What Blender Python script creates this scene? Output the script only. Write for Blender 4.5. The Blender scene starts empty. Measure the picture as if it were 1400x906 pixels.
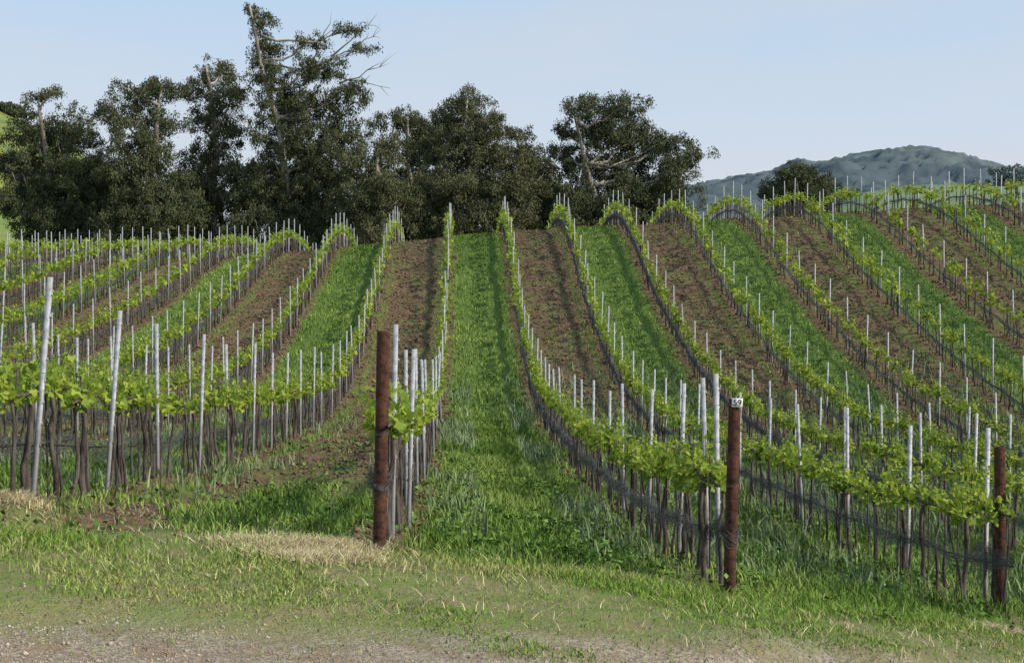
import bpy, math, numpy as np
from mathutils import Vector
R=np.random.RandomState(7)
EYE=2.0
scene=bpy.context.scene
col=scene.collection
scene.view_settings.view_transform='Standard'
scene.view_settings.look='None'
scene.view_settings.exposure=0

# ------------------------------------------------------------------ noise
_T=np.random.RandomState(3).rand(256,256)
def vnoise(x,y,s=1.0,o=0):
    x=np.asarray(x,float)*s+o*17.3+1000; y=np.asarray(y,float)*s+o*9.1+1000
    xi=np.floor(x).astype(int); yi=np.floor(y).astype(int)
    fx=x-xi; fy=y-yi; fx=fx*fx*(3-2*fx); fy=fy*fy*(3-2*fy)
    a=_T[xi%256,yi%256]; b=_T[(xi+1)%256,yi%256]; c=_T[xi%256,(yi+1)%256]; d=_T[(xi+1)%256,(yi+1)%256]
    return (a*(1-fx)+b*fx)*(1-fy)+(c*(1-fx)+d*fx)*fy
def fbm(x,y,s,o=0,n=4):
    t=0;a=.5;w=0
    for i in range(n):
        t=t+a*vnoise(x,y,s*2**i,o+i*3);w+=a;a*=.5
    return t/w
def sst(x,a,b):
    t=np.clip((x-a)/(b-a),0,1); return t*t*(3-2*t)

# ------------------------------------------------------------------ terrain
YS=np.array([-30,0,5,10,12,15,20,25,32,37,42,51,57,62,68,74,82,95,120,170],float)
XS=np.array([-120,-60,-30,-13,-8,-3.06,-.56,1.95,4.44,9.44,14.4,22,40,120],float)
TB=np.array([
[-.6,-.6,-.6,-.6,-.6,-.5,-.4,-.3,0,.3,.8,1.5,2.0,2.3,2.8,3.2,3.7,4.2,4.2,4],
[-.6,-.6,-.6,-.6,-.6,-.5,-.4,-.3,0,.3,.8,1.5,2.0,2.3,2.8,3.2,3.6,4.0,3.8,3],
[-.9,-.9,-.8,-.8,-.8,-.8,-.8,-.75,-.6,-.4,.1,.9,1.5,2.1,2.6,2.9,3.3,3.6,3,1],
[-1.1,-1.1,-1.0,-.9,-.95,-1.1,-1.3,-1.6,-1.55,-1.25,-.7,.5,1.5,2.3,2.95,3.15,2.7,1.8,1,-1],
[-1.2,-1.2,-1.1,-1.0,-1.15,-1.35,-1.6,-1.9,-1.95,-1.6,-1.0,.5,1.75,2.75,3.35,3.0,1.9,.8,0,-2],
[-1.3,-1.35,-1.2,-1.28,-1.52,-1.74,-1.95,-2.15,-2.3,-2.05,-1.4,.45,2.1,3.3,3.8,3.1,1.7,.4,-1,-3],
[-1.5,-1.6,-1.45,-1.55,-1.74,-1.93,-2.15,-2.3,-2.35,-2.1,-1.6,.35,2.15,3.6,4.2,3.4,1.9,.6,-1,-3],
[-1.7,-1.75,-1.7,-1.95,-2.2,-2.4,-2.55,-2.6,-2.55,-2.3,-1.7,.4,2.35,3.85,4.3,3.4,1.9,.6,-1,-3],
[-1.9,-1.9,-1.95,-2.3,-2.54,-2.68,-2.8,-2.88,-2.85,-2.5,-1.7,.55,2.75,4.15,4.4,3.4,1.8,.5,-1,-3],
[-2.2,-2.2,-2.35,-2.75,-2.9,-3.0,-3.15,-3.3,-3.2,-2.7,-1.65,.8,3.15,4.45,4.45,3.2,1.5,.3,0,-2],
[-2.4,-2.4,-2.5,-2.9,-3.05,-3.15,-3.35,-3.45,-3.2,-2.5,-1.25,1.45,3.8,4.8,4.5,3.1,1.4,.2,0,-1],
[-2.6,-2.6,-2.7,-3.0,-3.1,-3.15,-3.35,-3.35,-2.95,-2.1,-.75,2.1,4.4,5.25,4.9,3.5,1.8,.4,0,0],
[-2.6,-2.6,-2.7,-2.8,-2.7,-2.6,-2.4,-2.0,-1.2,-.4,.6,3.3,5.15,5.9,5.6,4.4,2.8,1.2,1,0],
[-2.6,-2.6,-2.7,-2.8,-2.7,-2.5,-2.0,-1.2,-.2,.6,1.6,3.7,5.3,6.3,6.5,6.2,5.2,4,3,2],
])+EYE
GX=np.arange(-130,130.01,.5); GY=np.arange(-30,170.01,.5)
tmp=np.array([np.interp(GY,YS,TB[i]) for i in range(len(XS))])
G=np.array([np.interp(GX,XS,tmp[:,j]) for j in range(len(GY))]).T
def blur(A,s,ax):
    n=int(3*s); k=np.exp(-.5*(np.arange(-n,n+1)/s)**2); k/=k.sum()
    P=np.pad(A,[(n,n) if i==ax else (0,0) for i in range(2)],mode='edge')
    return np.apply_along_axis(lambda v:np.convolve(v,k,'valid'),ax,P)
near=blur(blur(G,1.5,0),1.5,1); far=blur(blur(G,4,0),4.0,1)
wt=sst(GY,22,40)[None,:]
G=near*(1-wt)+far*wt
def zf(x,y):
    x=np.asarray(x,float); y=np.asarray(y,float)
    xc=np.clip(x,-129.9,129.9); yc=np.clip(y,-29.9,169.9)
    fx=(xc+130)*2; fy=(yc+30)*2
    i=fx.astype(int); j=fy.astype(int); fx=fx-i; fy=fy-j
    z=(G[i,j]*(1-fx)+G[i+1,j]*fx)*(1-fy)+(G[i,j+1]*(1-fx)+G[i+1,j+1]*fx)*fy
    return z
def startY(x): return 9.7+.3*(np.asarray(x)+.56)
def masks(x,y):
    xw=x+(vnoise(x,y,1.3,5)-.5)*.35
    s=np.sin(2*np.pi*(xw+.56)/5)
    grass=sst(s,-.55,-.2)
    grass=np.maximum(grass,sst(xw,-2.3,-1.8)*(1-sst(xw,.5,1))*(1-sst(y,14,19)))
    rowd=np.abs(np.sin(np.pi*(xw+.56)/2.5))
    strip=1-sst(rowd,.18,.42)
    vine=sst(y+(vnoise(x,y,1.1,8)-.5)*1.4,startY(x)-.3,startY(x)+.5)
    weedy=1-sst(y+(vnoise(x,y,.4,2)-.5)*10,26,38)*1.0
    weedy=weedy*sst(x,0,2.5)
    soil=np.maximum((1-grass)*(1-.8*weedy),strip*(1-.35*weedy))*vine
    soil=soil*(1-.55*sst(fbm(x,y,.5,71),.5,.62)*(.4+.6*sst(x,0,3)))
    road=1-sst(y+(fbm(x,y,1.2,11)-.5)*2.0-.34*x,6.8,7.5)
    return soil,road,grass,strip,vine
def micro(x,y):
    soil,road,grass,strip,vine=masks(x,y)
    f=np.clip(1-(np.asarray(y)-60)/40,0,1)
    z=(fbm(x,y,3.2,1)-.5)*.20*soil+(fbm(x,y,.9,4)-.5)*.14*(1-road)+(fbm(x,y,1.0,9)-.5)*.05
    z=z+.06*strip*vine-.05*road
    return z*f
def gz(x,y): return zf(x,y)+micro(x,y)
def inview(x,y,m=180):
    px=631+1944*x/np.maximum(y,.5)
    return (px>-m)&(px<1400+m)&(y>3)

# ------------------------------------------------------------------ mesh helper
def mk(name,V,groups,mats,tint=None,smooth=False,parent=None,link=True,obj=True):
    me=bpy.data.meshes.new(name)
    V=np.asarray(V,np.float32)
    me.vertices.add(len(V)); me.vertices.foreach_set('co',V.ravel())
    li=[];ls=[];mi=[];off=0
    for F,m in groups:
        F=np.asarray(F,np.int32)
        if len(F)==0: continue
        k=F.shape[1]; li.append(F.ravel()); ls.append(off+np.arange(len(F))*k); off+=F.size
        mi.append(np.full(len(F),m))
    li=np.concatenate(li);ls=np.concatenate(ls).astype(np.int32);mi=np.concatenate(mi).astype(np.int32)
    me.loops.add(len(li)); me.loops.foreach_set('vertex_index',li)
    me.polygons.add(len(ls)); me.polygons.foreach_set('loop_start',ls)
    me.polygons.foreach_set('material_index',mi)
    if smooth: me.polygons.foreach_set('use_smooth',np.ones(len(ls),bool))
    for m in mats: me.materials.append(m)
    if tint is not None:
        a=me.attributes.new('tint','FLOAT_COLOR','POINT')
        c=np.ones((len(V),4),np.float32); c[:,:3]=tint; a.data.foreach_set('color',c.ravel())
    me.update(calc_edges=True); me.validate()
    if not obj: return me
    o=bpy.data.objects.new(name,me)
    if link: col.objects.link(o)
    if parent: o.parent=parent
    return o
def tag(o,label,cat,group=None,kind=None):
    o["label"]=label; o["category"]=cat
    if group:o["group"]=group
    if kind:o["kind"]=kind
class Geo:
    def __init__(s): s.V=[];s.G=[];s.n=0
    def add(s,V,groups):
        s.V.append(np.asarray(V,float))
        for F,m in groups: s.G.append((np.asarray(F)+s.n,m))
        s.n+=len(V)
    def arr(s):
        d={}
        for F,m in s.G:
            if len(F): d.setdefault((F.shape[1],m),[]).append(F)
        return np.vstack(s.V),[(np.vstack(f),k[1]) for k,f in d.items()]
def tube(P,r,n=6,cap=True,m=0):
    P=np.asarray(P,float); r=np.broadcast_to(np.asarray(r,float),(len(P),))
    T=np.gradient(P,axis=0); T/=np.linalg.norm(T,axis=1)[:,None]+1e-9
    up=np.array([0,0,1.]) if abs(T[:,2]).mean()<.7 else np.array([1.,0,0])
    A=np.cross(T,up); A/=np.linalg.norm(A,axis=1)[:,None]+1e-9; B=np.cross(T,A)
    a=np.arange(n)*2*np.pi/n
    V=(P[:,None]+r[:,None,None]*(np.cos(a)[None,:,None]*A[:,None]+np.sin(a)[None,:,None]*B[:,None])).reshape(-1,3)
    i=np.arange(len(P)-1)[:,None]*n; j=np.arange(n)[None]; k=(j+1)%n
    F=np.stack([i+j,i+k,i+n+k,i+n+j],-1).reshape(-1,4)
    g=[(F,m)]
    if cap: g.append(((len(P)-1)*n+np.arange(n)[None,:],m)); g.append((np.arange(n)[None,::-1],m))
    return V,g
def boxg(c,s):
    c=np.array(c,float);s=np.array(s,float)/2
    V=np.array([[x,y,z] for x in(-1,1) for y in(-1,1) for z in(-1,1)])*s+c
    F=np.array([[0,1,3,2],[4,6,7,5],[0,4,5,1],[2,3,7,6],[0,2,6,4],[1,5,7,3]])
    return V,F
def unit(v): return v/(np.linalg.norm(v,axis=-1,keepdims=True)+1e-9)
def leaves(C,T,Nn,size,tpl,faces,rng,aspect=1.0):
    T=unit(T); Nn=unit(Nn-(Nn*T).sum(1)[:,None]*T); S=np.cross(T,Nn)
    V=C[:,None]+size[:,None,None]*(tpl[None,:,0,None]*S[:,None]*aspect+tpl[None,:,1,None]*T[:,None]+tpl[None,:,2,None]*Nn[:,None])
    k=len(tpl); off=(np.arange(len(C))*k)[:,None,None]
    return V.reshape(-1,3),[((off+np.asarray(f)[None]).reshape(-1,len(f[0]))) for f in faces]
LT=np.array([[0,0,0],[.5,-.12,.12],[.55,.42,.10],[.27,.55,.03],[0,1,0],[-.27,.55,.03],[-.55,.42,.1],[-.5,-.12,.12]])
LF=[np.array([[0,1,2,3,4],[0,4,5,6,7]])]
ST=np.array([[0,0,0],[.5,.5,.05],[0,1,0],[-.5,.5,.05]]); SF=[np.array([[0,1,2,3]])]

# ------------------------------------------------------------------ materials
class NB:
    def __init__(s,name):
        s.m=bpy.data.materials.new(name); s.m.use_nodes=True; s.t=s.m.node_tree; s.t.nodes.clear()
        s.out=s.n('ShaderNodeOutputMaterial')
    def n(s,t,**k):
        x=s.t.nodes.new(t)
        for a,b in k.items(): setattr(x,a,b)
        return x
    def l(s,a,b): s.t.links.new(a,b)
    def set(s,sock,v):
        if isinstance(v,(int,float)): sock.default_value=v
        elif isinstance(v,(tuple,list)): sock.default_value=tuple(v)+((1,) if len(v)==3 and sock.type=='RGBA' else ())
        else: s.l(v,sock)
    def math(s,op,a,b=0,c=None,clamp=False):
        x=s.n('ShaderNodeMath',operation=op); x.use_clamp=clamp
        s.set(x.inputs[0],a); s.set(x.inputs[1],b)
        if c is not None: s.set(x.inputs[2],c)
        return x.outputs[0]
    def mr(s,v,a,b,c=0,d=1):
        x=s.n('ShaderNodeMapRange',interpolation_type='SMOOTHSTEP')
        s.set(x.inputs[0],v)
        for i,q in enumerate((a,b,c,d)): s.set(x.inputs[i+1],q)
        return x.outputs[0]
    def mix(s,f,a,b,mode='MIX'):
        x=s.n('ShaderNodeMix',data_type='RGBA',blend_type=mode)
        s.set(x.inputs[0],f); s.set(x.inputs[6],a); s.set(x.inputs[7],b); return x.outputs[2]
    def noise(s,vec,sc,det=4,rough=.6,off=None):
        x=s.n('ShaderNodeTexNoise'); s.l(vec,x.inputs['Vector']); x.inputs['Scale'].default_value=sc
        x.inputs['Detail'].default_value=det; x.inputs['Roughness'].default_value=rough
        return x.outputs[0]
    def bsdf(s,colr,rough=.8,metal=0,bump=None,bs=.4,bd=.02,spec=.3):
        b=s.n('ShaderNodeBsdfPrincipled'); s.set(b.inputs['Base Color'],colr); s.set(b.inputs['Roughness'],rough)
        s.set(b.inputs['Metallic'],metal); b.inputs['Specular IOR Level'].default_value=spec
        if bump is not None:
            u=s.n('ShaderNodeBump'); u.inputs['Strength'].default_value=bs; u.inputs['Distance'].default_value=bd
            s.l(bump,u.inputs['Height']); s.l(u.outputs[0],b.inputs['Normal'])
        return b.outputs[0]
    def fin(s,sh): s.l(sh,s.out.inputs[0]); return s.m
def leafmat(name,c1,c2,trans=.35,tint=False,rough=.6,spec=.25,clump=None):
    b=NB(name); g=b.n('ShaderNodeNewGeometry')
    if tint:
        a=b.n('ShaderNodeAttribute',attribute_name='tint'); base=a.outputs['Color']
        v=b.mr(g.outputs['Random Per Island'],0,1,.65,1.35)
        h=b.n('ShaderNodeHueSaturation'); b.l(base,h.inputs['Color']); b.l(v,h.inputs['Value']); c=h.outputs[0]
    elif clump:
        nz=b.noise(g.outputs['Position'],clump,3,.6)
        f=b.math('ADD',b.math('MULTIPLY',b.mr(nz,.35,.65),.7),b.math('MULTIPLY',g.outputs['Random Per Island'],.3))
        c=b.mix(f,c1,c2)
    else:
        c=b.mix(g.outputs['Random Per Island'],c1,c2)
    if trans==0:
        d=b.n('ShaderNodeBsdfDiffuse'); b.l(c,d.inputs[0]); return b.fin(d.outputs[0])
    p=b.bsdf(c,rough,spec=spec)
    t=b.n('ShaderNodeBsdfTranslucent'); 
    h2=b.n('ShaderNodeHueSaturation'); b.l(c,h2.inputs['Color']); h2.inputs['Value'].default_value=1.5; h2.inputs['Hue'].default_value=.485; b.l(h2.outputs[0],t.inputs[0])
    m=b.n('ShaderNodeMixShader'); m.inputs[0].default_value=trans; b.l(p,m.inputs[1]); b.l(t.outputs[0],m.inputs[2])
    return b.fin(m.outputs[0])
M_grass=leafmat('grass_blades',0,0,0,True)
M_vleaf=leafmat('vine_leaf',(.12,.20,.025),(.34,.41,.05),.35)
M_euc=leafmat('eucalyptus_leaf',(.048,.060,.032),(.108,.115,.060),0,clump=.9)
M_euc2=leafmat('pale_eucalyptus_leaf',(.062,.072,.038),(.14,.14,.076),0,clump=.8)
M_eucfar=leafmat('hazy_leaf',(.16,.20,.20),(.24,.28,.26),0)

def bark(name,c1,c2,sc=6):
    b=NB(name); tc=b.n('ShaderNodeTexCoord'); mp=b.n('ShaderNodeMapping'); mp.inputs['Scale'].default_value=(1,1,.25)
    b.l(tc.outputs['Object'],mp.inputs[0]); n=b.noise(mp.outputs[0],sc,6,.7)
    f=b.mr(n,.35,.65); return b.fin(b.bsdf(b.mix(f,c1,c2),.9,bump=n,bs=.8,bd=.05))
M_ebark=bark('eucalyptus_bark',(.13,.105,.085),(.42,.38,.33),1.2)
M_vbark=bark('vine_bark',(.028,.022,.019),(.13,.105,.09),14)

def mat_ground():
    b=NB('vineyard_ground'); g=b.n('ShaderNodeNewGeometry'); P=g.outputs['Position']
    sp=b.n('ShaderNodeSeparateXYZ'); b.l(P,sp.inputs[0]); X,Y=sp.outputs[0],sp.outputs[1]
    n1=b.noise(P,1.3,5); n2=b.noise(P,9,5,.7); n3=b.noise(P,.35,3); n4=b.noise(P,40,3,.7); n5=b.noise(P,3.5,6,.75); n6=b.noise(P,.7,4,.6)
    Xw=b.math('ADD',X,b.math('MULTIPLY',b.math('SUBTRACT',n1,.5),.5))
    Xo=b.math('ADD',Xw,.56)
    s=b.math('SINE',b.math('MULTIPLY',Xo,2*math.pi/5)); grass=b.mr(s,-.55,-.2)
    g2=b.math('MULTIPLY',b.math('MULTIPLY',b.mr(Xw,-2.3,-1.8),b.mr(Xw,.5,1,1,0)),b.mr(Y,14,19,1,0)); grass=b.math('MAXIMUM',grass,g2)
    rd=b.math('ABSOLUTE',b.math('SINE',b.math('MULTIPLY',Xo,math.pi/2.5))); strip=b.mr(rd,.18,.42,1,0)
    yw=b.math('ADD',Y,b.math('MULTIPLY',b.math('SUBTRACT',n1,.5),1.6))
    sy=b.math('ADD',b.math('MULTIPLY',X,.3),9.87)
    vine=b.mr(b.math('SUBTRACT',yw,sy),-.4,.5)
    wy=b.mr(b.math('ADD',Y,b.math('MULTIPLY',b.math('SUBTRACT',n3,.5),12)),26,38,1,0)
    rt=b.mr(X,0,2.5)
    weed=b.math('MULTIPLY',wy,rt)
    inv=lambda v,k=1: b.math('SUBTRACT',1,b.math('MULTIPLY',v,k))
    soil=b.math('MAXIMUM',b.math('MULTIPLY',inv(grass),inv(weed,.7)),b.math('MULTIPLY',strip,inv(weed,.35)))
    gb=b.mr(n5,.50,.64); soil=b.math('MULTIPLY',soil,inv(gb,.55))
    gb2=b.mr(n6,.48,.6); soil=b.math('MULTIPLY',soil,inv(gb2,.4))
    soil=b.math('MULTIPLY',soil,vine)
    end=b.mr(Y,92,100,1,0); soil=b.math('MULTIPLY',soil,end)
    road=b.mr(b.math('SUBTRACT',b.math('ADD',Y,b.math('MULTIPLY',b.math('SUBTRACT',n5,.5),1.6)),b.math('MULTIPLY',X,.34)),6.8,7.5,1,0)
    gc=b.mix(b.mr(n2,.3,.7),(.06,.11,.022),(.14,.20,.05))
    hd=b.mix(b.mr(n5,.35,.65),(.13,.18,.045),(.22,.19,.10))
    gc=b.mix(vine,hd,gc)
    sc=b.mix(b.mr(n2,.3,.7),(.060,.039,.026),(.18,.115,.072)); sc=b.mix(b.mr(n4,.5,.75),sc,(.27,.185,.12))
    rc=b.mix(b.mr(n4,.35,.7),(.19,.15,.11),(.40,.34,.265)); rc=b.mix(b.mr(n5,.46,.64),rc,(.235,.17,.115))
    c=b.mix(soil,gc,sc); c=b.mix(road,c,rc)
    hgt=b.math('ADD',n2,b.math('MULTIPLY',n4,.4))
    return b.fin(b.bsdf(c,.95,bump=hgt,bs=.9,bd=.055,spec=.1))
M_ground=mat_ground()

def simple(name,c1,c2,sc,rough=.8,metal=0,bs=.3,bd=.01,foot=False):
    b=NB(name); tc=b.n('ShaderNodeTexCoord'); n=b.noise(tc.outputs['Object'],sc,6,.7)
    c=b.mix(b.mr(n,.35,.65),c1,c2)
    if foot:
        sp=b.n('ShaderNodeSeparateXYZ'); b.l(tc.outputs['Object'],sp.inputs[0])
        f=b.mr(b.math('ADD',sp.outputs[2],b.math('MULTIPLY',n,.5)),.55,1.25,1,0)
        c=b.mix(b.math('MULTIPLY',f,.6),c,(.10,.09,.08))
    return b.fin(b.bsdf(c,rough,metal,bump=n,bs=bs,bd=bd))
M_steel=simple('galvanised_steel',(.27,.275,.29),(.42,.43,.45),18,.6,.1,.1)
M_steeln=simple('weathered_galvanised_steel',(.23,.235,.245),(.42,.43,.45),14,.6,.1,.1,foot=True)
M_rust=simple('rusty_pipe',(.024,.012,.009),(.115,.046,.028),16,.85,.1,.8,.02)
M_net=simple('black_netting',(.05,.05,.053),(.16,.16,.165),30,.7)
M_wire=simple('steel_wire',(.07,.06,.055),(.15,.14,.13),5,.5,.3)
M_hose=simple('drip_hose',(.012,.012,.012),(.03,.03,.03),5,.6)
M_white=simple('white_sign_paint',(.74,.74,.72),(.80,.80,.78),40,.5)
M_black=simple('black_sign_paint',(.01,.01,.01),(.02,.02,.02),40,.5)
M_stone=simple('gravel_stone',(.18,.14,.11),(.46,.40,.32),3,.9)
M_clod=simple('soil_clod',(.06,.039,.026),(.20,.128,.082),3,.95)

# ------------------------------------------------------------------ ground
def lines(segs):
    o=[]
    for a,b,s in segs: o+=list(np.arange(a,b-1e-6,s))
    o.append(segs[-1][1]); return np.array(o)
gxl=np.concatenate([-np.array([3000,2000,1300,900,600,400,260,180,140.]),lines([(-110,-40,4),(-40,-14,.6),(-14,14,.12),(14,40,.5),(40,110,4)]),np.array([140,180,260,400,600,900,1300,2000,3000.])])
gyl=np.concatenate([np.array([-60,-40.]),lines([(-20,3,1.5),(3,24,.1),(24,75,.28),(75,100,.8),(100,172,4)]),np.array([180,220,280,400,600,900,1400,2200,3500.])])
XX,YY=np.meshgrid(gxl,gyl,indexing='ij')
ZZ=zf(XX,YY)+micro(XX,YY)*((np.abs(XX)<100)&(YY<110)&(YY>-10))
nx,ny=XX.shape; idx=np.arange(nx*ny).reshape(nx,ny)
F=np.stack([idx[:-1,:-1],idx[1:,:-1],idx[1:,1:],idx[:-1,1:]],-1).reshape(-1,4)
o=mk('ground',np.stack([XX,YY,ZZ],-1).reshape(-1,3),[(F,0)],[M_ground],smooth=True)
tag(o,"rolling vineyard ground with grass lanes, tilled soil and dirt track","ground",kind="structure")

# ------------------------------------------------------------------ hills
def hill(name,label,xs,prof,Y0,wy,mat,amp,sc,step=6,cat="hill",oct=4,woods=0):
    X=np.arange(xs[0],xs[1],step); Y=np.arange(Y0-2.4*wy,Y0+.7*wy,step)
    A,B=np.meshgrid(X,Y,indexing='ij')
    px,pz=zip(*prof); h=np.interp(A,px,pz)
    base=-8.
    Z=base+(h-base)*np.exp(-((B-Y0)/wy)**2)
    Z+=(fbm(A,B,sc,21,oct)-.5)*amp
    if woods: Z+=np.abs(fbm(A,B,.16,33,3)-.5)*-woods*2+woods*.3
    n,m=A.shape; idx=np.arange(n*m).reshape(n,m)
    F=np.stack([idx[:-1,:-1],idx[1:,:-1],idx[1:,1:],idx[:-1,1:]],-1).reshape(-1,4)
    o=mk(name,np.stack([A,B,Z],-1).reshape(-1,3),[(F,0)],[mat],smooth=True)
    tag(o,label,cat,kind="structure")
def hillmat(name,c1,c2,c3,s1,s2,lo=.45,hi=.6,bs=.6):
    b=NB(name); g=b.n('ShaderNodeNewGeometry'); P=g.outputs['Position']
    a=b.noise(P,s1,6,.65); d=b.noise(P,s2,6,.7)
    return b.fin(b.bsdf(b.mix(b.mr(d,.4,.65),b.mix(b.mr(a,lo,hi),c1,c2),c3),.95,bump=d,bs=bs,bd=1.0,spec=.05))
MH1=hillmat('grassy_hill',(.15,.20,.065),(.26,.26,.06),(.10,.14,.055),.05,.25)
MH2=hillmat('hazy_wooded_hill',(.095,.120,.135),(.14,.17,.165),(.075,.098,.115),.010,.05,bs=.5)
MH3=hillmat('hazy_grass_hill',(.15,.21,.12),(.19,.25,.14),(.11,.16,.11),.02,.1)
hill('hill','green grassy hillside with yellow wildflowers and hedges',(-330,0),[(-330,52),(-150,42),(-71,34.5),(-62,30),(-52,24),(-38,17),(-20,7),(0,-4)],220,75,MH1,1.2,.06,4)
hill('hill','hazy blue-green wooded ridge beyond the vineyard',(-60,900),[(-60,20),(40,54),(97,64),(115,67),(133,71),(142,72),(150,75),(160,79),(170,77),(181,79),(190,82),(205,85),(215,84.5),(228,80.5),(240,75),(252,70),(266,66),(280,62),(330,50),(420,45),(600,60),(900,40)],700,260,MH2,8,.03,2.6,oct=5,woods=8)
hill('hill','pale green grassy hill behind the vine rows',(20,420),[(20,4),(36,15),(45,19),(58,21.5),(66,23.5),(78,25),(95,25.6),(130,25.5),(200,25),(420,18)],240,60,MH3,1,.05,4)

# ------------------------------------------------------------------ vines
def vine_geo(seed,detail):
    r=np.random.RandomState(seed)
    tr=Geo()
    for q in range(1 if detail>1 else 2):
        n=8 if detail>1 else 4
        z=np.linspace(-.08,.78,n); P=np.stack([np.cumsum(r.randn(n)*.016),(q*.42)+np.cumsum(r.randn(n)*.024),z],1)
        tr.add(*tube(P,np.linspace(.024,.015,n)*(1+.45*r.rand(n)),6 if detail>1 else 4))
    if detail>1:
        for off in (.3,-.22):
            n=7; z=np.linspace(-.08,r.uniform(.74,.84),n); Q=np.stack([np.cumsum(r.randn(n)*.012),off+np.cumsum(r.randn(n)*.022),z],1)
            tr.add(*tube(Q,np.linspace(.015,.009,n)*(1+.4*r.rand(n)),5))
    top=P[-1]
    if detail>1:
        for sg in(-1,1):
            y=np.linspace(0,.43,5); Q=np.stack([top[0]+np.cumsum(r.randn(5)*.006),top[1]+sg*y,top[2]+np.minimum(y*.3,.04)+r.randn(5)*.006],1)
            tr.add(*tube(Q,np.linspace(.018,.010,5),5))
        tr.add(*tube([[.03,.06,-.1],[.03,.05+r.randn()*.03,1.0]],.007,4))
    C=[];T=[];N=[];S=[]
    full=r.uniform(.4,1.1)
    ns=int({3:13,2:11,1:9}[detail]*full)+1
    cl=[r.uniform(-.35,-.1),r.uniform(.05,.3)]
    for i in range(ns):
        y0=cl[i%2]+r.randn()*(.09 if detail>1 else .14); L=r.uniform(.08,.42); d=unit(np.array([r.randn()*.28,r.randn()*.26,1.])); 
        if r.rand()<.25: d=unit(np.array([r.choice([-1,1])*.7,r.randn()*.4,-.15])); L*=.5
        b0=np.array([r.randn()*.03,y0,.79])
        if detail==3: 
            tr.add(*tube([b0,b0+d*L*.5,b0+d*L],[.005,.004,.002],4,m=1))
        k={3:18,2:12,1:5}[detail]
        for j in range(k):
            t=(j+r.rand())/k; p=b0+d*L*t+r.randn(3)*np.array([.040,.040,.03])*(1.1-t*.6)
            C.append(p); out=unit(r.randn(3)*np.array([1,1,.7])+np.array([0,0,-.15])); T.append(out)
            N.append(np.array([r.randn(),r.randn(),.8])); 
            S.append({3:.063,2:.083,1:.145}[detail]*r.uniform(.5,1.35)*(1.1-.55*t))
    lf=Geo()
    tp,ff=(LT,LF) if detail>1 else (ST,SF)
    V,Fs=leaves(np.array(C),np.array(T),np.array(N),np.array(S),tp,ff,r,1.0 if detail>1 else 1.3)
    lf.add(V,[(f,0) for f in Fs])
    return tr.arr(),lf.arr()
M_shoot=simple('green_shoot',(.12,.18,.04),(.18,.24,.06),10)
NV=16
vn3=[vine_geo(100+i,3) for i in range(NV)]
vn2=[vine_geo(200+i,2) for i in range(NV)]
vn1=[vine_geo(300+i,1) for i in range(NV)]
near_tr=[mk('trunk',t[0],t[1],[M_vbark,M_shoot],smooth=True,obj=False) for t,l in vn3]
near_lf=[mk('foliage',l[0],l[1],[M_vleaf],obj=False) for t,l in vn3]
def comb(t,l):
    g=Geo(); g.add(t[0],[(f,0) for f,m in t[1]]); g.add(l[0],[(f,1) for f,m in l[1]]); return g.arr()
mid=[comb(t,l) for t,l in vn2]; low=[comb(t,l) for t,l in vn1]
mid_me=[mk('grapevine',v,g,[M_vbark,M_vleaf],obj=False) for v,g in mid]

rows=list(range(-15,17))
rowX=lambda k:-.56+2.5*k
rowS=lambda k: 9.7+(.55 if k==1 else .75*k if k>0 else .3*k)
vines=[];stakes=[]
for k in rows:
    x=rowX(k); y0=rowS(k); r=np.random.RandomState(500+k)
    yend=94 if k<-6 else 80
    for i,y in enumerate(np.arange(y0+.45,yend,.86)):
        yy=y+r.randn()*.1
        if inview(np.array(x),np.array(yy),70): vines.append((x+r.randn()*.03,yy,k))
    off=.75 if k==1 else (.6 if k==-1 else 2.3 if k==0 else 1.0)
    ys=list(np.arange(y0+off,yend,2.1))
    if k==0: ys=[y0+.75]+ys
    if k==1: ys=[y0+1.0]+ys
    for y in ys:
        if inview(np.array(x),np.array(y),50): stakes.append((x+r.randn()*.02+.05,y+r.randn()*.05,k))
vines.sort(key=lambda v:v[1]+.3*abs(v[0])); stakes.sort(key=lambda v:v[1]+.3*abs(v[0]))
for i,(x,y,k) in enumerate(vines[:300]):
    r=np.random.RandomState(i+9000); z=float(gz(x,y)); rot=r.choice([0,math.pi])+r.randn()*.06; s=r.uniform(.9,1.12)
    if i<140:
        e=bpy.data.objects.new('grapevine',None); e.empty_display_size=.3
        e.location=(x,y,z); e.rotation_euler=(r.randn()*.02,r.randn()*.02,rot); e.scale=(s,s,r.uniform(.95,1.05))
        col.objects.link(e); j=r.randint(NV)
        for nm,me in(('trunk',near_tr[j]),('foliage',near_lf[j])):
            c=bpy.data.objects.new(nm,me); c.parent=e; col.objects.link(c)
    else:
        e=bpy.data.objects.new('grapevine',mid_me[r.randint(NV)])
        e.location=(x,y,z); e.rotation_euler=(r.randn()*.02,r.randn()*.02,rot); e.scale=(s,s,r.uniform(.96,1.04)); col.objects.link(e)
    tag(e,"young grapevine with dark trunk and fresh yellow-green leaves","grapevine","grapevines along the trellis rows")
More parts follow.
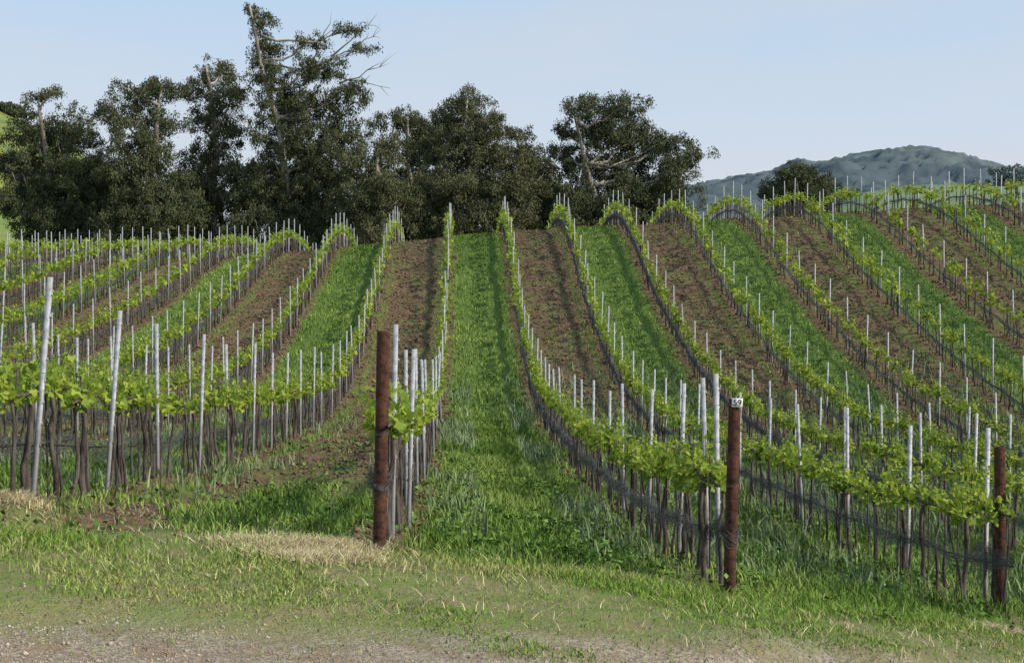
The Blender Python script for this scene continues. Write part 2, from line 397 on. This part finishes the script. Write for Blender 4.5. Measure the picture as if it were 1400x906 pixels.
def merge(items,variants,seed,zs=1.0):
    g=Geo(); r=np.random.RandomState(seed); b={}
    for it in items: b.setdefault(r.randint(len(variants)),[]).append(it)
    for j,its in b.items():
        V,gr=variants[j]; A=np.array([(a[0],a[1]) for a in its]); z=gz(A[:,0],A[:,1]); n=len(A)
        an=r.choice([0,np.pi],n)+r.randn(n)*.06; s=r.uniform(.9,1.1,n); c,sn=np.cos(an)*s,np.sin(an)*s
        W=np.stack([V[None,:,0]*c[:,None]-V[None,:,1]*sn[:,None]+A[:,0,None],V[None,:,0]*sn[:,None]+V[None,:,1]*c[:,None]+A[:,1,None],V[None,:,2]*np.sqrt(s)[:,None]+z[:,None]],-1).reshape(-1,3)
        off=(np.arange(n)*len(V))[:,None,None]
        g.add(W,[((off+F[None]).reshape(-1,F.shape[1]),m) for F,m in gr])
    return g.arr()
rest=vines[300:]
farv=[v for v in rest if v[1]>46]; midv=[v for v in rest if v[1]<=46]
g=Geo()
if midv: g.add(*merge(midv,mid,1))
g.add(*merge(farv,low,2))
V,gr=g.arr()
o=mk('grapevines',V,gr,[M_vbark,M_vleaf]); tag(o,"many leafy grapevines in rows climbing the hill","grapevine","grapevines along the trellis rows","stuff")

# ------------------------------------------------------------------ stakes (C profile)
def stake_geo(w=.034,d=.024,t=.004,H=1.62):
    prof=np.array([[-w/2,-d/2],[w/2,-d/2],[w/2,d/2],[w/2-.010,d/2],[w/2-.010,d/2-t],[w/2-t,d/2-t],[w/2-t,-d/2+t],[-w/2+t,-d/2+t],[-w/2+t,d/2-t],[-w/2+.010,d/2-t],[-w/2+.010,d/2],[-w/2,d/2]])
    g=Geo(); n=len(prof)
    V=np.vstack([np.c_[prof,np.full(n,-.2)],np.c_[prof,np.full(n,H)]])
    j=np.arange(n);k=(j+1)%n
    g.add(V,[(np.stack([j,k,n+k,n+j],1),0),(n+j[None,:],0)])
    for z in np.arange(.45,H-.05,.15):
        for sg in(-1,1):
            v,f=boxg((sg*(w/2+.004),0,z),(.008,.012,.022)); g.add(v,[(f,0)])
    return g.arr()
SV,SG=stake_geo()
sme=mk('trellis_stake',SV,SG,[M_steeln],obj=False)
fv=Geo(); prof=np.array([[-.018,-.012],[.018,-.012],[.018,.012],[-.018,.012]])
fv.add(np.vstack([np.c_[prof,np.full(4,-.1)],np.c_[prof,np.full(4,1.58)]]),[(np.array([[0,1,5,4],[1,2,6,5],[2,3,7,6],[3,0,4,7],[4,5,6,7]]),0)])
for i,(x,y,k) in enumerate(stakes[:300]):
    r=np.random.RandomState(i+400); o=bpy.data.objects.new('trellis_stake',sme); col.objects.link(o)
    o.location=(x,y,float(gz(x,y))); o.rotation_euler=(r.randn()*.02,r.randn()*.022+(.05 if (k==-1 and y<13) else 0),r.randn()*.15)
    o.scale=(1,1,r.uniform(.94,1.03))
    tag(o,"pale galvanised steel stake standing in the vine row","trellis stake","steel stakes of the vineyard trellis")
V,gr=merge(stakes[300:],[fv.arr()],3)
o=mk('trellis_stakes',V,gr,[M_steel]); tag(o,"many pale steel trellis stakes lining the hill","trellis stake","steel stakes of the vineyard trellis","stuff")

# ------------------------------------------------------------------ wires, hose and nets per row
for k in rows:
    x=rowX(k); ys=np.arange(rowS(k),80 if k>-7 else 94,.7)
    ok=inview(np.full(len(ys),x),ys,300)
    ys=ys[ok]
    if len(ys)<4: continue
    zz=zf(np.full(len(ys),x),ys)+.05; r=np.random.RandomState(k+77)
    g=Geo()
    for h in(.78,1.08,1.36): g.add(*tube(np.stack([np.full(len(ys),x+.03*(1 if h>1 else 0)),ys,zz+h],1),.0022,3,False))
    V,gr=g.arr(); o=mk('trellis_wire',V,gr,[M_wire]); tag(o,"thin steel wires strung between trellis stakes along a vine row","wire","trellis wires")
    yn=ys[ys<74]
    if len(yn)<4: continue
    g=Geo(); yf=np.arange(yn[0],yn[-1],.13 if yn[0]<16 else .35); zb=zf(np.full(len(yf),x),yf)+.05
    sag=.46-.07*np.abs(np.sin((yf-rowS(k))*math.pi/2.1))
    g.add(*tube(np.stack([np.full(len(yf),x-.03),yf,zb+.42],1),.007,5,False,1))
    nearrow=abs(k)<4
    for t in range(60 if nearrow else 12):
        w=np.cumsum(r.randn(len(yf),2)*.022,0); w=w-np.array([np.convolve(w[:,q],np.ones(9)/9,'same') for q in(0,1)]).T
        w=w*1.2+r.randn(2)*np.array([.02,.045])
        rad=(.0013+np.clip((yf-15)/40,0,1)*.004) if nearrow else .006
        g.add(*tube(np.stack([x-.05+w[:,0],yf,zb+sag+w[:,1]],1),rad,3,False,0))
    V,gr=g.arr(); o=mk('bird_net',V,gr,[M_net,M_hose]); tag(o,"dark bird netting draped along the lower trellis wire","net","nets tied along the vine rows")

# ------------------------------------------------------------------ rusty end posts
def end_post(x,y,H,lean,label,sign=False,dz=0):
    z=float(gz(x,y))+dz
    e=bpy.data.objects.new('end_post',None); e.location=(x,y,z); e.rotation_euler=(0,lean,0); col.objects.link(e)
    tag(e,label,"post","rusty pipe posts at the row ends")
    g=Geo(); n=20; a=np.arange(n)*2*np.pi/n
    zs=[-.3,0,.3,.6,.9,1.2,H-.01,H,H,H-.12]; rs=[.045]*6+[.045,.043,.037,.037]
    V=np.vstack([np.c_[np.cos(a)*q,np.sin(a)*q,np.full(n,w)] for w,q in zip(zs,rs)])
    i=np.arange(len(zs)-1)[:,None]*n;j=np.arange(n)[None];k=(j+1)%n
    g.add(V,[(np.stack([i+j,i+k,i+n+k,i+n+j],-1).reshape(-1,4),0)])
    mk('pipe',*g.arr(),[M_rust],smooth=True,parent=e)
    tt=np.linspace(0,2*np.pi*2,36)
    g=Geo(); g.add(*tube(np.c_[np.cos(tt)*.047,np.sin(tt)*.047,.78+tt*.0012],.002,4,False)); mk('wire_wrap',*g.arr(),[M_wire],parent=e)
    g=Geo(); r=np.random.RandomState(int(x*10)+50)
    for q in range(12):
        t=np.linspace(0,2*np.pi*1.3,26)+r.rand()*6; R0=.047+r.rand()*.008
        g.add(*tube(np.c_[np.cos(t)*R0,np.sin(t)*R0,.42+r.randn()*.03+np.sin(t*2+r.rand()*6)*.02],.0018,3,False))
    for q in range(60):
        yy=np.linspace(0,.6,10); w0=r.randn()*.04
        g.add(*tube(np.c_[.05+w0*.4-yy*.1+r.randn(10)*.008,yy,.42+w0+r.randn(10)*.014+yy*.02],.0016,3,False))
    mk('net_wrap',*g.arr(),[M_net],parent=e)
    if sign:
        v,f=boxg((.006,-.053,H-.026),(.078,.004,.064)); 
        s=mk('number_sign',v,[(f,0)],[M_white],parent=e); s["label"]="small white tag with black number 59"
        cu=bpy.data.curves.new('txt','FONT'); cu.body='59'; cu.size=.066; cu.extrude=.0008; cu.align_x='CENTER'; cu.align_y='CENTER'
        to=bpy.data.objects.new('txt',cu); col.objects.link(to); bpy.context.view_layer.update()
        me=bpy.data.meshes.new_from_object(to.evaluated_get(bpy.context.evaluated_depsgraph_get())); bpy.data.objects.remove(to)
        me.materials.clear(); me.materials.append(M_black)
        for p in me.polygons: p.material_index=0
        d=bpy.data.objects.new('number',me); col.objects.link(d); d.parent=s; d.location=(.008,-.057,H-.026); d.rotation_euler=(math.pi/2,0,0)
end_post(rowX(0),rowS(0),1.49,.02,"rusty brown pipe post with net tied around it")
end_post(rowX(1),rowS(1),1.42,.03,"rusty brown pipe post with white number 59 tag on top",True)
end_post(rowX(2),rowS(2)+.35,1.36,-.01,"rusty brown pipe post beside leafy vines")

# ------------------------------------------------------------------ grass etc.
def blades(x,y,h,w,tint,lean=.45,seed=0,zoff=-.01):
    r=np.random.RandomState(seed); n=len(x); P=np.stack([x,y,gz(x,y)+zoff],1)
    a=r.rand(n)*2*np.pi; S=np.stack([np.cos(a),np.sin(a),0*a],1)*(w/2)[:,None]
    b=r.rand(n)*2*np.pi; L=np.stack([np.cos(b),np.sin(b),0*b],1)*(h*lean*r.rand(n)*1.6)[:,None]
    U=np.stack([0*a,0*a,h],1)
    V=np.stack([P-S,P+S,P+U*.6+L*.35+S*.8,P+U*.6+L*.35-S*.8,P+U*.95+L],1).reshape(-1,3)
    o=(np.arange(n)*5)[:,None]
    return V,[(o+np.array([[0,1,2,3]]),0),(o+np.array([[3,2,4]]),0)],np.repeat(tint,5,0)
def scatter(n,x0,x1,y0,y1,seed,trap=True):
    r=np.random.RandomState(seed)
    y=r.uniform(y0**2,y1**2,n)**.5
    px=r.uniform(-160,1560,n); x=(px-631)/1944*y
    return x,y
class TG:
    def __init__(s): s.g=Geo(); s.t=[]
    def add(s,V,gr,t): s.g.add(V,gr); s.t.append(t)
    def make(s,name,label,cat,mat=None):
        V,gr=s.g.arr(); o=mk(name,V,gr,[mat or M_grass],tint=np.vstack(s.t)); tag(o,label,cat,kind="stuff"); return o
def lerp(a,b,t): return np.array(a)[None]*(1-t[:,None])+np.array(b)[None]*t[:,None]
def track(x):
    c=np.abs(((x-.69)/2.5+.5)%1-.5)*2.5
    return np.exp(-((c-.52)/.13)**2)
T=TG(); r=np.random.RandomState(1)
x,y=scatter(240000,0,0,5.4,13.5,11)
soil,road,gr_,st,vi=masks(x,y)
dens=(1-vi)*(1-road)**1.5*(.12+.88*sst(fbm(x,y,.9,31),.38,.56))+.05*road*sst(fbm(x,y,1.5,33),.50,.62)
k=r.rand(len(x))<dens; x,y=x[k],y[k]; n=len(x)
h=r.uniform(.012,.040,n)*(.4+1.2*fbm(x,y,1.2,35))*(1+1.3*sst(y-.28*x,8.2,9.5)); dry=sst(fbm(x,y,.7,37)+r.randn(n)*.12,.5,.75)
T.add(*blades(x,y,h,r.uniform(.004,.008,n),lerp((.155,.25,.045),(.34,.32,.13),dry*.8),.9,1))
T.make('headland_grass',"short yellow-green grass along the dirt track","grass")
T=TG()
x,y=scatter(300000,0,0,9.5,34,12)
soil,road,gr_,st,vi=masks(x,y)
k=r.rand(len(x))<(vi*np.clip(1-soil*1.15,0.03,1)); x,y=x[k],y[k]; n=len(x)
h=r.uniform(.05,.15,n)*(.5+1.0*fbm(x,y,.8,41))*(1+.35*(x>2))*(1-.55*track(x)); t=fbm(x,y,.6,43)
T.add(*blades(x,y,h,r.uniform(.006,.011,n)*(1+y*.025),lerp((.085,.15,.03),(.20,.275,.07),sst(t+r.randn(n)*.12+.1*track(x),.35,.65)),.6,2))
x,y=scatter(300000,0,0,33,78,13)
soil,road,gr_,st,vi=masks(x,y)
k=(r.rand(len(x))<np.clip(1-soil*1.3,0.12,1)*(1-.5*track(x))); x,y=x[k],y[k]; n=len(x)
h=r.uniform(.05,.14,n)*(1-.5*soil[k]); t=fbm(x,y,.5,43)
T.add(*blades(x,y,h,r.uniform(.02,.04,n),lerp((.095,.16,.03),(.21,.285,.07),sst(t+r.randn(n)*.15,.3,.7)),.6,3))
T.make('lane_grass',"lush green grass growing in lanes between vine rows","grass")
T=TG()
x,y=scatter(300000,0,0,12,44,14)
xr=np.abs(((x+.56)/2.5+.5)%1-.5)*2.5
pat=sst(fbm(x,y,.28,51),.44,.58)*np.clip(1-np.abs(y-26)/18,0,1)
pat=pat*np.where(x>2,1.0,(xr<.8)*1.0)*np.where((x<-.6)&(x>-3)&(y>24),.1,1)
k=(r.rand(len(x))<pat*.6)&(xr>.12); x,y=x[k],y[k]; n=len(x)
T.add(*blades(x,y,r.uniform(.10,.32,n),r.uniform(.010,.018,n)*(1+y*.015),lerp((.12,.175,.085),(.22,.275,.15),r.rand(n)),.5,4))
T.make('tall_weeds',"tall grey-green weeds growing beside the vine rows","weeds")
T=TG()
cs=[(-1.25,9.3,.40),(-.88,9.55,.34),(-1.05,8.85,.3),(-.75,9.1,.25),(-3.0,9.5,.3),(4.0,10.3,.2)]
xs=[];ys=[]
for cx,cy,s in cs:
    m=int(7600*s); xs.append(cx+r.randn(m)*s*.5); ys.append(cy+r.randn(m)*s*.45)
x=np.concatenate(xs);y=np.concatenate(ys); m=4000; x=np.concatenate([x,r.uniform(-4,6,m)]);y=np.concatenate([y,r.uniform(7.4,11,m)]); n=len(x)
T.add(*blades(x,y,r.uniform(.015,.07,n),r.uniform(.003,.006,n),lerp((.36,.30,.16),(.60,.52,.33),r.rand(n)),1.8,5,.01))
T.make('dry_straw',"pale dry straw lying in patches on the headland","straw")
T=TG()
C=[];N=[];TT=[];S=[]
x,y=scatter(7500,0,0,8.3,26,15)
soil,road,gr_,st,vi=masks(x,y)
p=sst(fbm(x,y,.8,61),.45,.64)*(1-road)*np.where(y<startY(x)-.4,.06,1)*np.where(x<-.6,.3,1)
k=r.rand(len(x))<p*.5; x,y=x[k],y[k]
for a,b in zip(x,y):
    m=14; R0=r.uniform(.05,.12); zc=float(gz(a,b))
    q=r.randn(m,3)*np.array([R0,R0,R0*.5]); C.append(np.array([a,b,zc+R0*.7])+q); TT.append(r.randn(m,3)+np.array([0,0,.2])); N.append(np.array([0,0,1.5])+r.randn(m,3)*.6); S.append(r.uniform(.025,.055,m))
C=np.vstack(C);TT=np.vstack(TT);N=np.vstack(N);S=np.concatenate(S)
V,Fs=leaves(C,TT,N,S,ST,SF,r,1.1)
T.add(V,[(f,0) for f in Fs],np.repeat(lerp((.06,.12,.025),(.14,.22,.05),r.rand(len(C))),4,0))
T.make('broadleaf_weeds',"dark green broadleaf weeds around the row ends","weeds")

def pebbles(x,y,s,mat,name,label,cat,seed):
    r=np.random.RandomState(seed); n=len(x)
    O=np.array([[1,0,0],[-1,0,0],[0,1,0],[0,-1,0],[0,0,1],[0,0,-1]],float)
    V=O[None]*(s[:,None,None]*r.uniform(.5,1.1,(n,6,1)))*np.array([1,1,.7]); a=r.rand(n)*6.28; c,sn=np.cos(a),np.sin(a)
    V=np.stack([V[...,0]*c[:,None]-V[...,1]*sn[:,None]+x[:,None],V[...,0]*sn[:,None]+V[...,1]*c[:,None]+y[:,None],V[...,2]+(gz(x,y)+s*.2)[:,None]],-1).reshape(-1,3)
    F=np.array([[0,2,4],[2,1,4],[1,3,4],[3,0,4],[2,0,5],[1,2,5],[3,1,5],[0,3,5]])
    o=mk(name,V,[(((np.arange(n)*6)[:,None,None]+F[None]).reshape(-1,3),0)],[mat]); tag(o,label,cat,kind="stuff")
x,y=scatter(30000,0,0,5.2,9,16); _,road,_,_,_=masks(x,y); k=r.rand(len(x))<road*.9+.03; x,y=x[k],y[k]
pebbles(x,y,r.uniform(.003,.009,len(x))*(1+(r.rand(len(x))<.04)*1.3),M_stone,'gravel',"small tan gravel stones scattered on the dirt track","gravel",1)
x,y=scatter(120000,0,0,9,75,17); soil,_,_,_,_=masks(x,y); k=r.rand(len(x))<soil; x,y=x[k],y[k]
pebbles(x,y,r.uniform(.012,.055,len(x))*(.5+np.clip(y/40,0,1)*.9),M_clod,'soil_clods',"brown clods of tilled soil between vine rows","soil",2)

# ------------------------------------------------------------------ trees
def tree(name,label,base,lobes,d,mat,seed,dens=1.0,bare=(),leaf=.16,trunk_r=.38,cat="tree",fill=.9,grow=1.22,flo=None):
    r=np.random.RandomState(seed); s=d/105.
    lobes=list(lobes)
    if fill:
        lo=min(l[0] for l in lobes if l[1]<12) if flo is None else flo; hi=max(l[0] for l in lobes if l[1]<12)
        for X in np.arange(lo,hi+.1,1.6):
            lobes.append((X+r.randn()*.3,5.4+r.rand()*1.6,1.9,1.9)); 
            if r.rand()<fill: lobes.append((X*.9+.1*(lo+hi)/2+r.randn()*.4,8.2+r.rand()*1.8,1.8,1.6))
    L=[(X*s,d+r.uniform(-1,1)*rx*.9,Z*s+EYE,rx*s*grow,rz*s*grow) for X,Z,rx,rz in lobes]
    bx,by=base*s,d; bz=float(zf(bx,by))
    e=bpy.data.objects.new(name,None); e.location=(bx,by,bz); col.objects.link(e)
    tag(e,label,cat,"trees beyond the vineyard crest")
    O=np.array([bx,by,bz])
    top=max(L,key=lambda l:l[2]); 
    tg=Geo(); n=12; t=np.linspace(0,1,n)
    tx=bx+(top[0]-bx)*t**1.6+np.cumsum(r.randn(n)*.14)*(t>0); ty=by-.9*t+(top[1]-by)*t+np.cumsum(r.randn(n)*.1)*(t>0); tz=bz-.4+(top[2]-bz+.4)*t
    TP=np.stack([tx,ty,tz],1); tg.add(*tube(TP-O,trunk_r*(1-t*.88)+.03,8))
    for l in L:
        c=np.array(l[:3]); zz=max(bz+1.0,c[2]-1.4*l[4]-.18*np.hypot(c[0]-bx,0)*1.2-.8)
        i=np.searchsorted(tz,zz); i=min(max(i,1),n-1); st=TP[i]
        u=np.linspace(0,1,6)[:,None]; md=st*(1-u)+c*u; md[:,2]+=np.sin(u[:,0]*np.pi)*-.12*np.linalg.norm(c-st); md[1:-1]+=r.randn(4,3)*.13; md[1:-1,1]-=.15
        r0=.11*trunk_r/.38*(.6+.3*l[3]); tg.add(*tube(md-O,np.linspace(r0,.04,6),6))
        for q in range(6):
            v=unit(r.randn(3)+np.array([0,0,.4]))*np.array([l[3],l[3],l[4]])*.85; w0=md[r.randint(3,6)]
            tg.add(*tube(np.array([w0,(w0+c+v)/2+r.randn(3)*.1,c+v])-O,[.04,.025,.012],4))
    for (ax,az,bx2,bz2) in bare:
        a=np.array([ax*s,d,az*s+EYE]); b2=np.array([bx2*s,d-.5,bz2*s+EYE]); u=np.linspace(0,1,6)[:,None]
        md=a*(1-u)+b2*u; md[1:-1]+=r.randn(4,3)*.12; tg.add(*tube(md-O,np.linspace(.07,.012,6),4))
        for q in range(5):
            w0=md[r.randint(1,5)]; dv=(b2-a)/np.linalg.norm(b2-a)+r.randn(3)*.6; tg.add(*tube(np.array([w0,w0+dv*.4,w0+dv*.9+r.randn(3)*.1])-O,[.025,.018,.008],3))
    mk('trunk',*tg.arr(),[M_ebark],smooth=True,parent=e)
    C=[]
    for l in L:
        m=int(max(8,20*l[3]*l[4]*dens))
        dirs=unit(r.randn(m,3)); rad=r.rand(m)**.45*.98; wob=1+.22*np.sin(dirs[:,0]*5+seed)+.15*np.sin(dirs[:,2]*7+seed*2)
        cc=np.array(l[:3])+dirs*rad[:,None]*wob[:,None]*np.array([l[3],l[3],l[4]])
        for q in cc:
            R0=r.uniform(.25,.6); k=int(110*(R0/.5)**1.5); w=unit(r.randn(k,3))*(r.rand(k)[:,None]**.6)*R0*np.array([1.1,1.1,.95])
            w[:,2]-=np.hypot(w[:,0],w[:,1])**2*.5+(r.rand(k)<.15)*r.rand(k)*.35
            C.append(q+w)
    C=np.vstack(C); n=len(C); TT=r.randn(n,3)*np.array([.5,.5,.5])+np.array([0,0,-1.]); N=r.randn(n,3)+np.array([0,0,.4])
    V,Fs=leaves(C-O,TT,N,r.uniform(.6,1.35,n)*leaf,ST,SF,r,.5)
    mk('crown',V,[(f,0) for f in Fs],[mat],parent=e)
tree('eucalyptus_tree',"broad dark eucalyptus with sparse top beside the grassy hill",-29.5,[(-30,16.5,1.3,.5),(-31.2,14.3,2.0,1.4),(-28.7,13.7,2.2,1.6),(-31.6,11.8,2.5,1.8),(-27.6,10.9,2.4,2.2),(-31.5,9,2.2,1.8),(-28.7,7.6,2.6,1.8),(-33.6,12.0,1.3,1.0),(-26,8,2,2),(-26,10.5,1.5,1.4)],106,M_euc,1,.95,flo=-31.5)
tree('eucalyptus_tree',"tall eucalyptus with layered dark flat-topped crown",-23,[(-24,17,1.9,.8),(-22,17.3,1.7,.8),(-25.2,15.3,1.5,.9),(-22.5,14.9,2.2,1.2),(-23.8,13.4,2.0,1.1),(-22.6,12.2,2.0,1.2),(-24.5,11,2,1.5),(-22.2,9.8,2.3,1.8),(-21.1,8,2.2,1.7)],103,M_euc,2,.95,fill=.8)
tree('eucalyptus_tree',"slender eucalyptus with pale trunk and airy crown",-17.8,[(-17.9,18.5,1.7,.8),(-18.9,17.0,1.6,.9),(-16.6,16.4,1.5,1.0),(-18.1,15.2,1.8,1.0),(-17.2,13.8,1.6,1.0),(-18.7,12.2,1.8,1.5),(-16.8,10.6,2.0,1.8),(-19.8,9.4,2,1.8)],108,M_euc2,3,.9,fill=.9)
tree('eucalyptus_tree',"tallest eucalyptus with open branching top and bare twigs",-11.9,[(-15.2,22.9,.6,.3),(-14.6,21.7,.9,.7),(-14.1,20.0,1.2,1.0),(-13.9,18.0,1.4,1.1),(-13.2,16.0,1.6,1.2),(-10.9,20.7,1.1,.5),(-8.2,21.6,1.1,.35),(-7.2,20.3,.7,.35),(-9.8,18.7,1.5,.8),(-11.3,18.5,.9,.9),(-8.2,16.8,1.3,.9),(-11.3,16.4,2.0,1.3),(-12.8,14.1,2.6,1.7),(-8.7,14.4,1.7,1.6),(-10.5,12.5,2.5,1.8),(-13.2,10.8,2.8,2.2),(-9.3,10.2,2.6,2.2),(-11.4,7.6,3.2,1.9),(-15,9.5,2,2)],104,M_euc,4,1.0,
     bare=[(-9,17.5,-5.3,18.9),(-9,18,-5.2,17.1),(-9.5,19.5,-6.2,22.5),(-11,19,-9.5,22.6),(-8.5,19.5,-5.9,21.4)])
tree('eucalyptus_tree',"low olive-green eucalyptus with rounded crown",-5.8,[(-5.9,12.5,1.5,1.1),(-6.5,10.4,1.9,1.7),(-5.2,8.2,2.2,1.6),(-7.5,8,2,1.8)],101,M_euc2,5,1)
tree('eucalyptus_tree',"dark eucalyptus partly hidden behind its neighbours",-3.6,[(-4.4,14.9,1.8,.8),(-2.6,14.2,2.0,1.2),(-3.6,12.4,2.4,1.8),(-4.2,9.5,2.2,2),(-2.5,9.5,2,2),(-4.5,7.5,2,1.6)],113,M_euc,6,1)
tree('eucalyptus_tree',"dense domed eucalyptus with drooping grey-green foliage",.4,[(.5,16.3,1.4,.8),(-.6,15.2,1.9,1.1),(1.8,14.8,1.6,1.1),(.5,13.8,2.2,1.4),(-1.4,12.7,2.0,1.5),(1.8,12.4,2.4,1.6),(3.9,12.4,1.4,1.2),(-.6,10.2,2.7,1.9),(2.6,10,2.7,1.9),(4.6,9.8,1.8,1.8),(-1.7,7.6,2.4,1.6),(2.5,7.4,2.8,1.6)],104,M_euc2,7,1)
tree('eucalyptus_tree',"small dark eucalyptus between two larger ones",5.4,[(4.3,14.0,1.1,.7),(5.4,12.0,1.7,1.2),(6.3,10.2,1.8,1.5),(5.0,9.5,1.8,1.6),(7.4,8.6,1.8,1.5),(5.5,7.2,2.6,1.6)],111,M_euc,8,1)
tree('eucalyptus_tree',"wide spreading eucalyptus with pale limbs and rounded top",11.2,[(9.1,15.9,1.8,.9),(11.8,15.8,1.8,1.0),(10.5,15.0,1.8,1.0),(8.2,14.4,1.3,.8),(7.6,12.7,1.3,.6),(9.5,13.9,1.8,1.0),(11.4,13.9,2.0,1.1),(13.3,14.2,1.3,1.0),(15.7,13.4,1.5,.6),(14.4,13.2,1.2,.7),(17.2,12.5,1.3,.4),(13.6,12.6,2.0,1.0),(15.8,11.8,1.5,.9),(9.1,11.6,2.2,1.2),(11.6,11.7,1.9,1.2),(12.8,10.3,2.8,1.4),(15.6,10.2,1.6,1.2),(8.6,9.0,2.3,1.6),(12.5,8.4,3,1.6),(15.6,8.2,2,1.4)],105,M_euc,9,.9)
tree('oak_tree',"small round dark tree behind the vineyard crest",25,[(23.2,10.0,1.2,.8),(24.4,10.9,1.3,.8),(25.8,10.9,1.3,.8),(27,10.1,1.2,.9),(24.5,9.3,2.0,1.2),(26.5,9.2,1.6,1.1),(25,7.8,2.3,1.2),(25.2,9.8,1.5,1)],128,M_euc,10,1.6,trunk_r=.3,fill=0,grow=1.05)
tree('oak_tree',"pale hazy tree on the far slope",41,[(40.3,11.3,.7,.4),(41.6,11.2,.8,.5),(41,10.8,1.2,.5)],230,M_eucfar,11,.5,leaf=.5,trunk_r=.2,fill=0)
tree('round_bush',"round dark green bush on the grassy hillside",-32.7,[(-33,15.6,.7,.35),(-32.5,15.5,.6,.3)],215,M_euc,12,3,leaf=.5,trunk_r=.2,fill=0,grow=1)

# ------------------------------------------------------------------ world, sun, camera
w=bpy.data.worlds.new("World"); scene.world=w; w.use_nodes=True; nt=w.node_tree; nt.nodes.clear()
AZ,EL=math.radians(112),math.radians(33)
N_=nt.nodes.new; LK=nt.links.new
sky=N_('ShaderNodeTexSky'); sky.sky_type='NISHITA'; sky.sun_disc=False; sky.sun_elevation=EL; sky.sun_rotation=AZ
sky.air_density=1.0; sky.dust_density=1.5; sky.ozone_density=2.0
tc=N_('ShaderNodeTexCoord'); sp=N_('ShaderNodeSeparateXYZ'); LK(tc.outputs['Generated'],sp.inputs[0])
el=N_('ShaderNodeMapRange'); LK(sp.outputs[2],el.inputs[0]); el.inputs[1].default_value=.10; el.inputs[2].default_value=.26
ramp=N_('ShaderNodeMix'); ramp.data_type='RGBA'; LK(el.outputs[0],ramp.inputs[0]); ramp.inputs[6].default_value=(7.4,8.0,9.0,1); ramp.inputs[7].default_value=(5.3,7.4,9.7,1)
mp=N_('ShaderNodeMapping'); mp.inputs['Scale'].default_value=(1.5,1.5,9); LK(tc.outputs['Generated'],mp.inputs[0])
cn=N_('ShaderNodeTexNoise'); LK(mp.outputs[0],cn.inputs['Vector']); cn.inputs['Scale'].default_value=2.2; cn.inputs['Detail'].default_value=5
cm=N_('ShaderNodeMapRange'); LK(cn.outputs[0],cm.inputs[0]); cm.inputs[1].default_value=.42; cm.inputs[2].default_value=.7; cm.inputs[3].default_value=0; cm.inputs[4].default_value=.7
cl=N_('ShaderNodeMix'); cl.data_type='RGBA'; LK(cm.outputs[0],cl.inputs[0]); LK(ramp.outputs[2],cl.inputs[6]); cl.inputs[7].default_value=(7.3,7.7,8.5,1)
hz=N_('ShaderNodeMix'); hz.data_type='RGBA'; hz.inputs[0].default_value=.80; LK(sky.outputs[0],hz.inputs[6]); LK(cl.outputs[2],hz.inputs[7])
bg=N_('ShaderNodeBackground'); bg.inputs[1].default_value=.100
ow=N_('ShaderNodeOutputWorld'); LK(hz.outputs[2],bg.inputs[0]); LK(bg.outputs[0],ow.inputs[0])
sd=bpy.data.lights.new('sun','SUN'); sd.energy=5.0; sd.angle=math.radians(.5); sd.color=(1,.92,.77)
so=bpy.data.objects.new('sun',sd); col.objects.link(so)
dv=Vector((math.sin(AZ)*math.cos(EL),math.cos(AZ)*math.cos(EL),math.sin(EL))); so.rotation_euler=dv.to_track_quat('Z','Y').to_euler()
cam=bpy.data.cameras.new('camera'); cam.lens=50; cam.sensor_width=36; cam.clip_end=6000; cam.clip_start=.1
co=bpy.data.objects.new('camera',cam); col.objects.link(co); co.location=(0,0,EYE)
co.rotation_euler=(math.radians(90-.38),0,math.radians(-2.03)); scene.camera=co
print('vines',len(vines),'stakes',len(stakes))
